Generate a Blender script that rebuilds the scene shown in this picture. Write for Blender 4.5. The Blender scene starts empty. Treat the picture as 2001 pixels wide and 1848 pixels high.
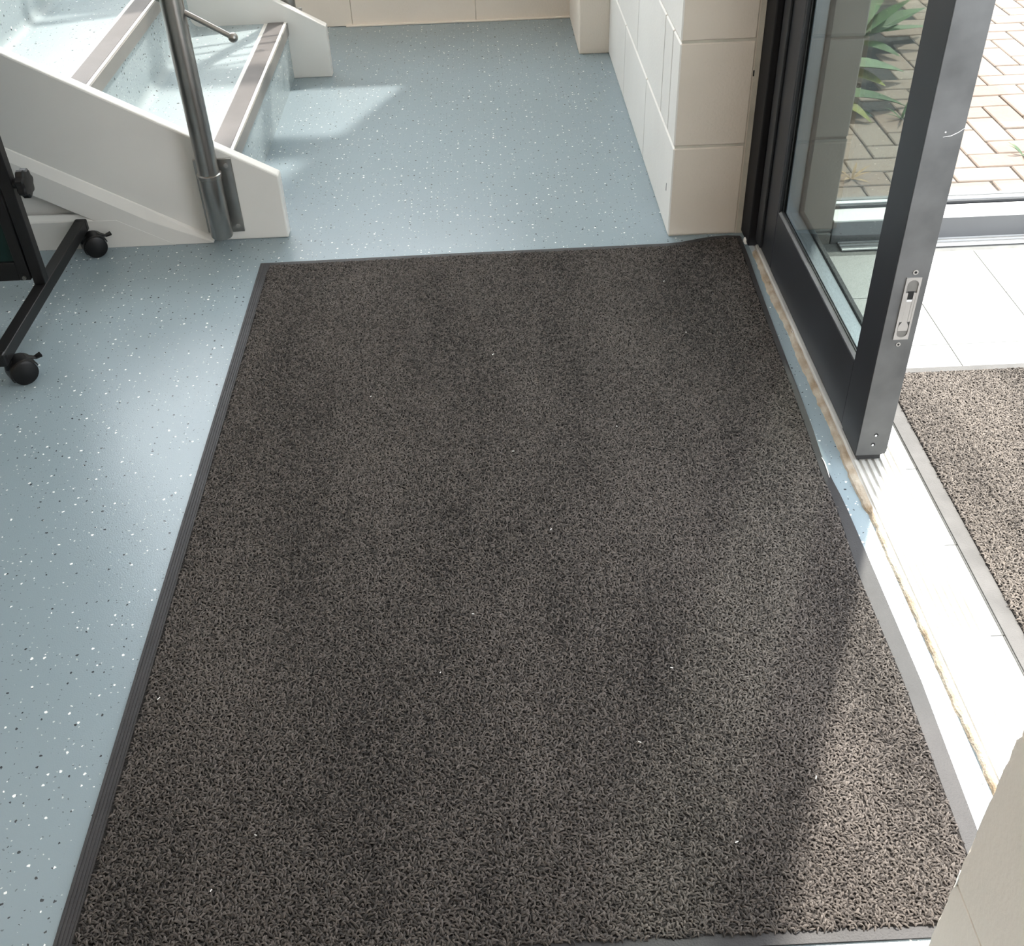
import bpy, bmesh, math, random
import numpy as np
from mathutils import Vector, Matrix, noise

random.seed(7)
rng = np.random.default_rng(7)
scene = bpy.context.scene
col = scene.collection

# ------------------------------------------------------------------ camera
CAM_H = 1.18
FPX, PITCH, YAW, ROLL = 2092.85, 0.684141, 0.0117648, -0.0377332
cam_data = bpy.data.cameras.new('camera')
cam_data.sensor_fit = 'HORIZONTAL'
cam_data.sensor_width = 36.0
cam_data.lens = FPX / 2001.0 * 36.0
cam_data.clip_start = 0.02
cam = bpy.data.objects.new('camera', cam_data)
col.objects.link(cam)
_f = Vector((math.sin(YAW) * math.cos(PITCH), math.cos(YAW) * math.cos(PITCH), -math.sin(PITCH)))
_r = Vector((math.cos(YAW), -math.sin(YAW), 0))
_u = _r.cross(_f)
_r2 = math.cos(ROLL) * _r + math.sin(ROLL) * _u
_u2 = -math.sin(ROLL) * _r + math.cos(ROLL) * _u
_m = Matrix.Identity(4)
for i in range(3):
    _m[i][0], _m[i][1], _m[i][2] = _r2[i], _u2[i], -_f[i]
_m[2][3] = CAM_H
cam.matrix_world = _m
scene.camera = cam

# ------------------------------------------------------------------ light
world = bpy.data.worlds.new('world')
scene.world = world
world.use_nodes = True
bg = world.node_tree.nodes['Background']
bg.inputs[0].default_value = (0.91, 0.955, 1.0, 1)
bg.inputs[1].default_value = 3.3
SUN_AZ = Vector((-0.40, -0.917, 0)).normalized()
SUN_EL = math.radians(56.0)
sun_data = bpy.data.lights.new('sun', 'SUN')
sun_data.energy = 8.2
sun_data.angle = math.radians(1.7)
sun_data.color = (1.0, 0.94, 0.85)
sun = bpy.data.objects.new('sun', sun_data)
col.objects.link(sun)
_d = Vector((SUN_AZ.x * math.cos(SUN_EL), SUN_AZ.y * math.cos(SUN_EL), -math.sin(SUN_EL)))
sun.rotation_euler = _d.to_track_quat('-Z', 'Y').to_euler()
sun.location = (2, 6, 8)
vs = scene.view_settings
vs.view_transform = 'Standard'
vs.look = 'None'
vs.exposure = 0.40
vs.gamma = 1.0
vs.use_curve_mapping = False
cy = scene.cycles
cy.max_bounces, cy.diffuse_bounces, cy.glossy_bounces, cy.transmission_bounces, cy.transparent_max_bounces = 7, 4, 3, 4, 12

# ------------------------------------------------------------------ materials
MATS = {}


def nt_new(name):
    m = bpy.data.materials.new(name)
    m.use_nodes = True
    nt = m.node_tree
    nt.nodes.clear()
    out = nt.nodes.new('ShaderNodeOutputMaterial')
    MATS[name] = m
    return m, nt, out


def N(nt, kind, **kw):
    n = nt.nodes.new(kind)
    for k, v in kw.items():
        setattr(n, k, v)
    return n


def setv(node, **kw):
    for k, v in kw.items():
        node.inputs[k.replace('_', ' ')].default_value = v


def coords(nt):
    g = N(nt, 'ShaderNodeNewGeometry')
    return g.outputs['Position']


def ramp(nt, fac, stops):
    r = N(nt, 'ShaderNodeValToRGB')
    cr = r.color_ramp
    while len(cr.elements) < len(stops):
        cr.elements.new(0.5)
    for e, (p, c) in zip(cr.elements, stops):
        e.position = p
        e.color = c if len(c) == 4 else (*c, 1)
    nt.links.new(fac, r.inputs[0])
    return r.outputs[0]


def noise_tex(nt, vec, scale, detail=3, rough=0.5):
    n = N(nt, 'ShaderNodeTexNoise')
    n.inputs['Scale'].default_value = scale
    n.inputs['Detail'].default_value = detail
    n.inputs['Roughness'].default_value = rough
    nt.links.new(vec, n.inputs['Vector'])
    return n


def mixc(nt, fac, a, b, mode='MIX'):
    n = N(nt, 'ShaderNodeMix', data_type='RGBA', blend_type=mode)
    for sock, v in ((n.inputs[0], fac), (n.inputs[6], a), (n.inputs[7], b)):
        if hasattr(v, 'links'):
            nt.links.new(v, sock)
        elif isinstance(v, (int, float)):
            sock.default_value = v
        else:
            sock.default_value = (*v, 1) if len(v) == 3 else v
    return n.outputs[2]


def math_n(nt, op, a, b=None):
    n = N(nt, 'ShaderNodeMath', operation=op)
    for s, v in ((n.inputs[0], a), (n.inputs[1], b)):
        if v is None:
            continue
        if hasattr(v, 'links'):
            nt.links.new(v, s)
        else:
            s.default_value = v
    return n.outputs[0]


def surf(name, color, rough=0.5, metal=0.0, var=0.06, vscale=6.0, bump=0.0, bscale=200.0, spec=0.5, color2=None, coat=0.0):
    m, nt, out = nt_new(name)
    b = N(nt, 'ShaderNodeBsdfPrincipled')
    nt.links.new(b.outputs[0], out.inputs[0])
    pos = coords(nt)
    n = noise_tex(nt, pos, vscale, 4)
    c2 = color2 or tuple(c * (1 - 2 * var) for c in color)
    c1 = color if color2 else tuple(min(1, c * (1 + var)) for c in color)
    c = ramp(nt, n.outputs[0], [(0.3, c2), (0.7, c1)])
    nt.links.new(c, b.inputs['Base Color'])
    setv(b, Roughness=rough, Metallic=metal)
    b.inputs['Specular IOR Level'].default_value = spec
    if coat:
        b.inputs['Coat Weight'].default_value = coat
    if bump:
        bn = noise_tex(nt, pos, bscale, 3)
        bp = N(nt, 'ShaderNodeBump')
        bp.inputs['Strength'].default_value = bump
        bp.inputs['Distance'].default_value = 0.002
        nt.links.new(bn.outputs[0], bp.inputs['Height'])
        nt.links.new(bp.outputs[0], b.inputs['Normal'])
    return m


def vinyl(name, base, dim='2D', more=1.0):
    """speckled safety vinyl: flat blue-grey with white and black chips"""
    m, nt, out = nt_new(name)
    b = N(nt, 'ShaderNodeBsdfPrincipled')
    nt.links.new(b.outputs[0], out.inputs[0])
    pos = coords(nt)
    wob = noise_tex(nt, pos, 260, 1)
    sub = N(nt, 'ShaderNodeVectorMath', operation='SUBTRACT')
    nt.links.new(wob.outputs['Color'], sub.inputs[0])
    sub.inputs[1].default_value = (0.5, 0.5, 0.5)
    sc = N(nt, 'ShaderNodeVectorMath', operation='SCALE')
    nt.links.new(sub.outputs[0], sc.inputs[0])
    sc.inputs['Scale'].default_value = 0.0045
    add = N(nt, 'ShaderNodeVectorMath', operation='ADD')
    nt.links.new(pos, add.inputs[0])
    nt.links.new(sc.outputs[0], add.inputs[1])
    big = noise_tex(nt, pos, 2.3, 3)
    c = mixc(nt, big.outputs[0], tuple(x * 0.93 for x in base), tuple(x * 1.06 for x in base))

    def chips(scale, share, rmin, rmax, seed):
        if dim == '3D':
            rmin, rmax = rmin * 1.5, rmax * 1.6
        off = N(nt, 'ShaderNodeVectorMath', operation='ADD')
        nt.links.new(add.outputs[0], off.inputs[0])
        off.inputs[1].default_value = (seed, seed * 1.7, 0)
        v = N(nt, 'ShaderNodeTexVoronoi', feature='F1', voronoi_dimensions=dim)
        v.inputs['Scale'].default_value = scale
        v.inputs['Randomness'].default_value = 0.9
        nt.links.new(off.outputs[0], v.inputs['Vector'])
        sep = N(nt, 'ShaderNodeSeparateColor')
        nt.links.new(v.outputs['Color'], sep.inputs[0])
        pick = math_n(nt, 'LESS_THAN', sep.outputs[0], share)
        rad = N(nt, 'ShaderNodeMapRange')
        rad.inputs['To Min'].default_value = rmin * scale
        rad.inputs['To Max'].default_value = rmax * scale
        nt.links.new(sep.outputs[1], rad.inputs['Value'])
        inside = math_n(nt, 'LESS_THAN', v.outputs['Distance'], rad.outputs[0])
        return math_n(nt, 'MULTIPLY', pick, inside)

    c = mixc(nt, math_n(nt, 'MULTIPLY', chips(115, 0.22 * more, 0.0004, 0.0012, 3.1), 0.6), c, (0.06, 0.065, 0.07))
    c = mixc(nt, math_n(nt, 'MULTIPLY', chips(62, 0.20 * more, 0.0006, 0.0021, 9.7), 0.92), c, (0.022, 0.024, 0.027))
    c = mixc(nt, math_n(nt, 'MULTIPLY', chips(105, 0.16 * more, 0.0004, 0.0013, 5.3), 0.6), c, (0.75, 0.78, 0.78))
    c = mixc(nt, chips(60, 0.14 * more, 0.0008, 0.0023, 1.9), c, (0.88, 0.90, 0.90))
    nt.links.new(c, b.inputs['Base Color'])
    setv(b, Roughness=0.27)
    b.inputs['Specular IOR Level'].default_value = 0.5
    fine = noise_tex(nt, pos, 420, 2)
    wave = noise_tex(nt, pos, 7, 2)
    h = math_n(nt, 'ADD', fine.outputs[0], math_n(nt, 'MULTIPLY', wave.outputs[0], 3.0))
    bp = N(nt, 'ShaderNodeBump')
    bp.inputs['Strength'].default_value = 0.22
    bp.inputs['Distance'].default_value = 0.0015
    nt.links.new(h, bp.inputs['Height'])
    nt.links.new(bp.outputs[0], b.inputs['Normal'])
    return m


def glass(name, tint, spec=1.0):
    m, nt, out = nt_new(name)
    t = N(nt, 'ShaderNodeBsdfTransparent')
    t.inputs[0].default_value = (*tint, 1)
    g = N(nt, 'ShaderNodeBsdfGlossy')
    g.inputs['Roughness'].default_value = 0.02
    lw = N(nt, 'ShaderNodeLayerWeight')      # Schlick reflectance of a thin sheet, the same from both sides
    lw.inputs[0].default_value = 0.5
    p5 = math_n(nt, 'POWER', lw.outputs['Facing'], 5.0)
    mx = N(nt, 'ShaderNodeMixShader')
    nt.links.new(math_n(nt, 'ADD', math_n(nt, 'MULTIPLY', p5, 0.9 * spec), 0.035 * spec), mx.inputs[0])
    nt.links.new(t.outputs[0], mx.inputs[1])
    nt.links.new(g.outputs[0], mx.inputs[2])
    nt.links.new(mx.outputs[0], out.inputs[0])
    return m


def frosted(name, clear, diffuse):
    """obscured window glass: part of the daylight passes straight, part is scattered"""
    m, nt, out = nt_new(name)
    t = N(nt, 'ShaderNodeBsdfTransparent')
    t.inputs[0].default_value = (clear, clear, clear, 1)
    g = N(nt, 'ShaderNodeBsdfTranslucent')
    g.inputs[0].default_value = (diffuse * 0.95, diffuse * 0.98, diffuse, 1)
    ad = N(nt, 'ShaderNodeAddShader')
    nt.links.new(t.outputs[0], ad.inputs[0])
    nt.links.new(g.outputs[0], ad.inputs[1])
    nt.links.new(ad.outputs[0], out.inputs[0])
    return m


vinyl('floor_vinyl', (0.238, 0.298, 0.332))
vinyl('stair_vinyl', (0.365, 0.43, 0.45), '3D', 2.4)
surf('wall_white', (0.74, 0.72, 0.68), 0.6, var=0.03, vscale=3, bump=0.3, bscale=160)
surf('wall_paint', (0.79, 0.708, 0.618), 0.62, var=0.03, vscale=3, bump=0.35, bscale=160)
surf('mortar', (0.62, 0.58, 0.50), 0.8, var=0.08, vscale=20, bump=0.4, bscale=220)
surf('outer_wall', (0.20, 0.19, 0.175), 0.8, var=0.08, vscale=6, bump=0.4, bscale=180)
surf('white_gloss', (0.72, 0.705, 0.67), 0.38, var=0.025, vscale=4, bump=0.06, bscale=60)
surf('frame_dark', (0.022, 0.024, 0.029), 0.42, var=0.08, vscale=9, spec=0.4)
surf('frame_black', (0.012, 0.012, 0.014), 0.6, var=0.05, spec=0.2)
surf('alu_edge', (0.115, 0.117, 0.118), 0.5, metal=0.4, var=0.16, vscale=14, bump=0.05, bscale=90)
surf('alu_plate', (0.42, 0.41, 0.395), 0.38, metal=0.6, var=0.06, vscale=30)
surf('alu_bright', (0.70, 0.71, 0.72), 0.35, metal=0.35, var=0.06, vscale=12)
surf('steel', (0.36, 0.35, 0.335), 0.30, metal=1.0, var=0.10, vscale=12, bump=0.04, bscale=300)
surf('nosing_highlight', (0.80, 0.79, 0.76), 0.35, var=0.03)  # nosing metal paled along its top edge; the lit glint is in the colour
surf('nosing_metal', (0.25, 0.243, 0.228), 0.5, metal=0.1, var=0.05, vscale=8)
surf('nosing_insert', (0.145, 0.132, 0.128), 0.55, var=0.10, vscale=7, bump=0.2, bscale=500)
surf('nosing_seal', (0.72, 0.70, 0.66), 0.5, var=0.04)
surf('board_black', (0.008, 0.008, 0.0085), 0.42, var=0.10, vscale=20, spec=0.28)
surf('board_plastic', (0.006, 0.006, 0.0065), 0.34, var=0.10, vscale=20, spec=0.3)
surf('board_green', (0.006, 0.022, 0.020), 0.6, spec=0.2, var=0.08)
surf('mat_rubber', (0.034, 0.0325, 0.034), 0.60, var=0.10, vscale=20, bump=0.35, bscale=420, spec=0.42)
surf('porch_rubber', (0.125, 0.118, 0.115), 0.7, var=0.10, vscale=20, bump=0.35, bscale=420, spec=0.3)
surf('mat_base', (0.030, 0.027, 0.0255), 0.95, var=0.45, vscale=420, bump=1.0, bscale=420, spec=0.1)
surf('threshold_alu', (0.60, 0.59, 0.56), 0.38, metal=0.25, var=0.10, vscale=10)
surf('worn_strip', (0.27, 0.20, 0.13), 0.85, var=0.1, vscale=28, bump=0.9, bscale=260, color2=(0.47, 0.42, 0.35))
surf('porch_tile', (0.42, 0.42, 0.41), 0.4, var=0.03, vscale=8, bump=0.05)
surf('outer_mortar', (0.10, 0.095, 0.09), 0.9, var=0.1, vscale=30)
surf('grout', (0.20, 0.20, 0.195), 0.85, var=0.1, vscale=30)
surf('sill_grey', (0.13, 0.134, 0.14), 0.45, var=0.05, vscale=6)
surf('sill_white', (0.80, 0.80, 0.78), 0.4, var=0.03)
surf('soil', (0.035, 0.030, 0.026), 0.95, var=0.25, vscale=40, bump=1.0, bscale=120)
surf('bed_sand', (0.10, 0.072, 0.05), 0.95, var=0.2, vscale=40, bump=0.8, bscale=200)
surf('leaf_green', (0.035, 0.085, 0.018), 0.65, var=0.2, vscale=30)
surf('leaf_yellow', (0.16, 0.17, 0.03), 0.65, var=0.2, vscale=30)
surf('leaf_pale', (0.10, 0.16, 0.075), 0.65, var=0.2, vscale=30)
surf('dry_stem', (0.38, 0.24, 0.11), 0.8, var=0.2, vscale=30)
surf('pocket_shade', (0.16, 0.155, 0.145), 0.5, metal=0.4, var=0.1, vscale=60)  # shade of the shallow recess, put into a darker plate colour
surf('hole_black', (0.006, 0.006, 0.006), 0.9, var=0.0)
surf('seal_black', (0.010, 0.010, 0.011), 0.55, var=0.0)
surf('bead_light', (0.33, 0.36, 0.40), 0.3, metal=0.6, var=0.04)
surf('chip_white', (0.85, 0.84, 0.82), 0.8, var=0.03)
glass('door_glass', (0.575, 0.615, 0.60))
glass('screen_glass', (0.97, 0.985, 0.98))
frosted('obscured_glass', 0.68, 0.60)
frosted('sun_stop_glass', 0.12, 0.85)  # dense frosting added to the upper panes to keep direct sun off the floor


def brick_mat():
    m, nt, out = nt_new('paver')
    b = N(nt, 'ShaderNodeBsdfPrincipled')
    nt.links.new(b.outputs[0], out.inputs[0])
    oi = N(nt, 'ShaderNodeObjectInfo')
    pos = coords(nt)
    n = noise_tex(nt, pos, 90, 4, 0.65)
    base = ramp(nt, oi.outputs['Random'], [(0.0, (0.155, 0.105, 0.080)), (0.45, (0.190, 0.138, 0.108)), (0.8, (0.175, 0.108, 0.080)), (1.0, (0.215, 0.17, 0.138))])
    c = mixc(nt, math_n(nt, 'MULTIPLY', n.outputs[0], 0.55), base, (0.29, 0.235, 0.195))
    nt.links.new(c, b.inputs['Base Color'])
    setv(b, Roughness=0.85)
    bp = N(nt, 'ShaderNodeBump')
    bp.inputs['Strength'].default_value = 0.4
    bp.inputs['Distance'].default_value = 0.002
    nt.links.new(n.outputs[0], bp.inputs['Height'])
    nt.links.new(bp.outputs[0], b.inputs['Normal'])


brick_mat()


def pile_mat(name, dark, light):
    """mat pile: each tuft carries its own shade; wear changes slowly over the mat"""
    m, nt, out = nt_new(name)
    b = N(nt, 'ShaderNodeBsdfPrincipled')
    nt.links.new(b.outputs[0], out.inputs[0])
    at = N(nt, 'ShaderNodeAttribute', attribute_name='shade')
    pos = coords(nt)
    mp = N(nt, 'ShaderNodeMapping')          # trodden lanes run along the mat
    mp.inputs['Scale'].default_value = (5.5, 1.7, 1.0)
    nt.links.new(pos, mp.inputs['Vector'])
    wear = noise_tex(nt, mp.outputs[0], 1.0, 4, 0.6)
    wf_ = ramp(nt, wear.outputs[0], [(0.32, (0, 0, 0)), (0.68, (1, 1, 1))])
    f = math_n(nt, 'ADD', math_n(nt, 'MULTIPLY', at.outputs['Fac'], 0.66), math_n(nt, 'MULTIPLY', wf_, 0.34))
    c = ramp(nt, f, [(0.05, dark), (0.95, light)])
    nt.links.new(c, b.inputs['Base Color'])
    setv(b, Roughness=0.75)
    b.inputs['Specular IOR Level'].default_value = 0.25


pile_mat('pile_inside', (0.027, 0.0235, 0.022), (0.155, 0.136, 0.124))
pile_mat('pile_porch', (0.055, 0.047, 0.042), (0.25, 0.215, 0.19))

# ------------------------------------------------------------------ builders
WLOC = {}


class MB:
    def __init__(s):
        s.v, s.f = [], []

    def add(s, vs, fs):
        k = len(s.v)
        s.v += [tuple(p) for p in vs]
        s.f += [tuple(i + k for i in f) for f in fs]
        return s

    def box(s, x0, x1, y0, y1, z0, z1):
        return s.add([(x0, y0, z0), (x1, y0, z0), (x1, y1, z0), (x0, y1, z0), (x0, y0, z1), (x1, y0, z1), (x1, y1, z1), (x0, y1, z1)],
                     [(0, 3, 2, 1), (4, 5, 6, 7), (0, 1, 5, 4), (1, 2, 6, 5), (2, 3, 7, 6), (3, 0, 4, 7)])

    def loft(s, rings, cap=True, closed=True):
        n = len(rings[0])
        vs = [p for r in rings for p in r]
        fs = []
        for k in range(len(rings) - 1):
            for i in range(n if closed else n - 1):
                j = (i + 1) % n
                fs.append((k * n + i, k * n + j, (k + 1) * n + j, (k + 1) * n + i))
        if cap:
            fs.append(tuple(range(n))[::-1])
            fs.append(tuple((len(rings) - 1) * n + i for i in range(n)))
        return s.add(vs, fs)

    def prism(s, poly, axis, a, b):
        def P(p, t):
            if axis == 'x':
                return (t, p[0], p[1])
            if axis == 'y':
                return (p[0], t, p[1])
            return (p[0], p[1], t)
        return s.loft([[P(p, a) for p in poly], [P(p, b) for p in poly]])

    def tube(s, pts, r, n=16, cap=True):
        pts = [Vector(p) for p in pts]
        rs = r if isinstance(r, (list, tuple)) else [r] * len(pts)
        rings = []
        t0 = (pts[1] - pts[0]).normalized()
        a = Vector((0, 0, 1)) if abs(t0.z) < 0.9 else Vector((1, 0, 0))
        for k, p in enumerate(pts):
            t = (pts[min(k + 1, len(pts) - 1)] - pts[max(k - 1, 0)]).normalized()
            u = t.cross(a).normalized()
            w = t.cross(u)
            rings.append([p + rs[k] * (math.cos(2 * math.pi * i / n) * u + math.sin(2 * math.pi * i / n) * w) for i in range(n)])
        return s.loft(rings, cap)

    def ball(s, c, r, n=16, m=10):
        c = Vector(c)
        pts = [c + Vector((0, 0, -r * math.cos(math.pi * (k + 0.02) / (m + 0.04)))) for k in range(m + 1)]
        rings = []
        for k in range(m + 1):
            th = math.pi * (k * 0.98 + 0.01 * m) / m
            rings.append([c + r * Vector((math.sin(th) * math.cos(2 * math.pi * i / n), math.sin(th) * math.sin(2 * math.pi * i / n), -math.cos(th))) for i in range(n)])
        return s.loft(rings)

    def build(s, name, mat, parent=None, bevel=0.0, segs=2, smooth=False, kind=None):
        me = bpy.data.meshes.new(name)
        V = np.array(s.v, float)
        o = np.array([(V[:, 0].min() + V[:, 0].max()) / 2, (V[:, 1].min() + V[:, 1].max()) / 2, V[:, 2].min()])
        me.from_pydata([tuple(p) for p in V - o], [], s.f)
        bm = bmesh.new()
        bm.from_mesh(me)
        bmesh.ops.recalc_face_normals(bm, faces=bm.faces)
        if bevel:
            es = [e for e in bm.edges if len(e.link_faces) == 2 and e.calc_face_angle(0) > 0.5]
            bmesh.ops.bevel(bm, geom=es, offset=bevel, segments=segs, profile=0.5, affect='EDGES', clamp_overlap=True)
        for f in bm.faces:
            f.smooth = smooth
        if smooth:
            for e in bm.edges:
                if len(e.link_faces) == 2 and e.calc_face_angle(0) > 0.6:
                    e.smooth = False
        bm.to_mesh(me)
        bm.free()
        me.materials.append(MATS[mat])
        ob = bpy.data.objects.new(name, me)
        col.objects.link(ob)
        place(ob, Vector(o), parent)
        if kind:
            ob['kind'] = kind
        return ob


def place(ob, w, parent):
    WLOC[ob.name] = Vector(w)
    if parent:
        ob.parent = parent
        ob.location = Vector(w) - WLOC[parent.name]
    else:
        ob.location = w


def empty(name, loc, label=None, cat=None, group=None, kind=None):
    e = bpy.data.objects.new(name, None)
    e.empty_display_size = 0.1
    col.objects.link(e)
    place(e, Vector(loc), None)
    return tag(e, label, cat, group, kind)


def tag(o, label=None, cat=None, group=None, kind=None):
    if label:
        o['label'] = label
    if cat:
        o['category'] = cat
    if group:
        o['group'] = group
    if kind:
        o['kind'] = kind
    return o


def box(name, mat, parent, x0, x1, y0, y1, z0, z1, bevel=0.0, **kw):
    return MB().box(x0, x1, y0, y1, z0, z1).build(name, mat, parent, bevel, **kw)


# ------------------------------------------------------------------ floor and walls
fl = box('floor', 'floor_vinyl', None, -3.2, 0.596, -1.6, 4.14, -0.06, 0.0)
tag(fl, 'blue-grey speckled vinyl floor around the dark mat', kind='structure')

XI = 0.4165      # inner face of the entrance wall
YF = 2.306       # reveal of the far pier
YN = 0.538       # reveal of the near pier
COURSE = [0.0, 0.2165, 0.4455, 0.6715, 0.8965, 1.1215, 1.3465, 1.5715, 1.7965, 2.0215, 2.2465, 2.47]
J = 0.0035       # half joint
WTOP = 4.4       # the stair hall runs up through two storeys


def block(parent, x0, x1, y0, y1, z0, z1, rag=0.0, mat='wall_paint', bevel=0.003, side_mat=None):
    """one painted block; rag chips the corner that faces the camera side"""
    m = MB()
    if rag:
        rings = []
        n = max(4, int((z1 - z0) / 0.009))
        for k in range(n + 1):
            z = z0 + (z1 - z0) * k / n
            a = noise.noise(Vector((x0 * 9, y1 * 7, z * 55))) * rag + noise.noise(Vector((3, y1, z * 190))) * rag * 0.5
            b = noise.noise(Vector((x0 * 5, y0 * 7 + 4, z * 70))) * rag
            c = 0.004 + max(0.0, a)
            d = 0.004 + max(0.0, b)
            if k in (0, n):
                c += 0.004
            rings.append([(x0, y0, z), (x1, y0, z), (x1, y1, z), (x0 + d, y1, z), (x0, y1 - c, z)])
        m.loft(rings)
        return m.build('block', mat, parent)
    m.box(x0, x1, y0, y1, z0, z1)
    ob = m.build('block', mat, parent, bevel, segs=1)
    if side_mat:                    # faces turned to the room take the second, whiter material
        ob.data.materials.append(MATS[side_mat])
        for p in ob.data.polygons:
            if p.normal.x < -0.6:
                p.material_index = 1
    return ob


# far part of the entrance wall: white blocks with a one-block reveal
wr = empty('wall_right', (0.5, 3.2, 0), 'cream painted block wall ending in a pier beside the open door', kind='structure')
box('mortar_core', 'mortar', wr, XI + 0.003, 0.60, YF + 0.0025, 4.04, 0.0, 2.47)
cuts = {0: [2.762, 3.212, 3.662], 1: [2.402, 2.514, 2.958, 3.408, 3.858], 2: [2.72, 3.17, 3.62], 3: [2.53, 2.98, 3.43, 3.88]}
for c in range(11):
    ys = [YF] + cuts[c if c < 4 else 2 + c % 2] + [4.04]
    for k in range(len(ys) - 1):
        y0 = ys[k] + (0.0 if k == 0 else J * 0.6)
        y1 = ys[k + 1] - J * 0.6
        x1 = 0.577 if k == 0 else 0.585
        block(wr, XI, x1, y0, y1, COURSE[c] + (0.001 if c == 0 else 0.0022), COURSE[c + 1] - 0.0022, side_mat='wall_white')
box('upper_wall', 'wall_paint', wr, XI, 0.60, YF, 4.14, 2.47, WTOP)
box('lintel_wall', 'wall_paint', wr, XI, 0.60, YN, YF, 2.2, WTOP)
# plaster strip between the pier and the door frame
MB().prism([(0.577, YF + 0.002), (0.602, YF + 0.008), (0.602, YF + 0.03), (0.577, YF + 0.03)], 'z', 0.0, 2.3).build('plaster_strip', 'wall_paint', wr)

box('paint_chip', 'hole_black', wr, XI - 0.0006, XI + 0.001, 2.3655, 2.3685, 0.088, 0.106)
box('paint_chip', 'hole_black', wr, 0.5775, 0.5800, YF + 0.0005, YF + 0.004, 0.369, 0.381)
# near part of the entrance wall, its chipped corner stands close to the camera
wn = empty('wall_near', (0.5, -0.5, 0), 'cream painted block pier with a chipped corner close to the camera', kind='structure')
box('mortar_core', 'mortar', wn, XI + 0.004, 0.60, -1.6, YN - 0.006, 0.0, 2.47)
for c in range(11):
    ys = [YN, YN - 0.45 if c % 2 == 0 else YN - 0.225, YN - 0.675 if c % 2 else YN - 0.9, -1.6]
    for k in range(3):
        z0, z1 = COURSE[c] + (0.001 if c == 0 else 0.0016), COURSE[c + 1] - 0.0016
        block(wn, XI, 0.60, ys[k + 1] + J * 0.5, ys[k] - (J * 0.5 if k else 0), z0, z1, rag=0.006 if (k == 0 and c < 4) else 0.0)
box('upper_wall', 'wall_paint', wn, XI, 0.60, -1.6, YN, 2.47, WTOP)
MB().prism([(XI - 0.001, YN - 0.008), (XI + 0.016, YN - 0.008), (XI + 0.016, YN + 0.0015), (XI + 0.004, YN + 0.001)], 'z', 0.211, 0.2255).build('mortar_chip', 'chip_white', wn)

# far wall with its obscured window above the frame of the picture
wf = empty('wall_far', (-1.2, 4.1, 0), 'cream painted block wall at the far end of the hall', kind='structure')
box('mortar_core', 'mortar', wf, -3.2, 0.60, 4.045, 4.14, 0.0, 1.03)
for c in range(5):
    x = XI - (0.437 if c % 2 == 0 else 0.21)
    xs = [0.60, x]
    while xs[-1] > -3.2:
        xs.append(max(-3.2, xs[-1] - 0.446))
    for k in range(len(xs) - 1):
        z1 = COURSE[c + 1] - J if c < 4 else 1.03
        if xs[k] - xs[k + 1] < 0.02:
            continue
        block(wf, xs[k + 1] + 0.0007, xs[k] - 0.0007, 4.04, 4.06, COURSE[c] + (0.001 if c == 0 else J), z1, bevel=0.0015)
box('wall_return', 'wall_paint', wf, 0.11, 0.60, 4.04, 4.14, 1.03, WTOP)
box('wall_return', 'wall_paint', wf, -3.2, -2.3, 4.04, 4.14, 1.03, WTOP)
box('wall_return', 'wall_paint', wf, -2.3, 0.11, 4.04, 4.14, 4.2, WTOP)
# tide mark of mastic along its foot
box('baseboard_far', 'wall_paint', None, -0.49, 0.318, 4.028, 4.04, 0.0, 0.006, 0.002, kind='structure')

w1 = empty('window_1', (-1.1, 4.09, 1.03), 'tall obscured stair window above the far wall', kind='structure')
for x0, x1 in ((0.06, 0.11), (-2.3, -2.25), (-1.12, -1.07)):
    box('mullion', 'frame_dark', w1, x0, x1, 4.07, 4.13, 1.03, 4.2)
for z0, z1 in ((1.03, 1.06), (1.80, 1.98), (3.0, 3.08), (4.14, 4.2)):
    box('transom', 'frame_dark', w1, -2.3, 0.11, 4.07, 4.13, z0, z1)
for x0, x1 in ((-1.07, 0.06), (-2.25, -1.12)):
    for z0, z1 in ((1.06, 1.80), (1.98, 3.0), (3.08, 4.14)):
        box('pane', 'obscured_glass' if z0 < 2.9 else 'sun_stop_glass', w1, x0, x1, 4.095, 4.10, z0, z1)

# boxed pipe column in the far corner
tr = MB().prism([(0.318, 3.63), (XI + 0.002, 3.63), (XI + 0.002, 4.04), (0.318, 4.04)], 'z', 0.0, WTOP).build('trim_1', 'wall_paint', None, 0.004, kind='structure')
tag(tr, 'narrow cream boxed column in the far corner beside the block wall')

wl = empty('wall_left', (-3.25, 1.2, 0), 'plain wall of the hall with an unseen opening added for side light', kind='structure')
LWY0, LWY1, LWZ0, LWZ1 = 1.2, 3.6, 1.2, 3.4  # unseen opening, added and sized to bring in side light
box('wall_part', 'wall_paint', wl, -3.3, -3.2, -1.6, 4.14, 0, LWZ0)
box('wall_part', 'wall_paint', wl, -3.3, -3.2, -1.6, 4.14, LWZ1, WTOP)
box('wall_part', 'wall_paint', wl, -3.3, -3.2, -1.6, LWY0, LWZ0, LWZ1)
box('wall_part', 'wall_paint', wl, -3.3, -3.2, LWY1, 4.14, LWZ0, LWZ1)
w3 = empty('window_fill', (-3.25, 1.7, LWZ0), 'wide clear window added out of view in the left wall for side light', kind='structure')
for y in (LWY0, 2.0, 2.8, LWY1 - 0.05):
    box('mullion', 'frame_dark', w3, -3.28, -3.22, y, y + 0.05, LWZ0, LWZ1)
box('pane', 'screen_glass', w3, -3.252, -3.248, LWY0, LWY1, LWZ0, LWZ1)
ce = box('ceiling', 'wall_paint', None, -3.3, 0.60, -1.7, 4.14, WTOP, WTOP + 0.1, kind='structure')
wb = box('wall_back', 'wall_paint', None, -3.3, 0.60, -1.7, -1.6, 0, WTOP, kind='structure')

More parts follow.
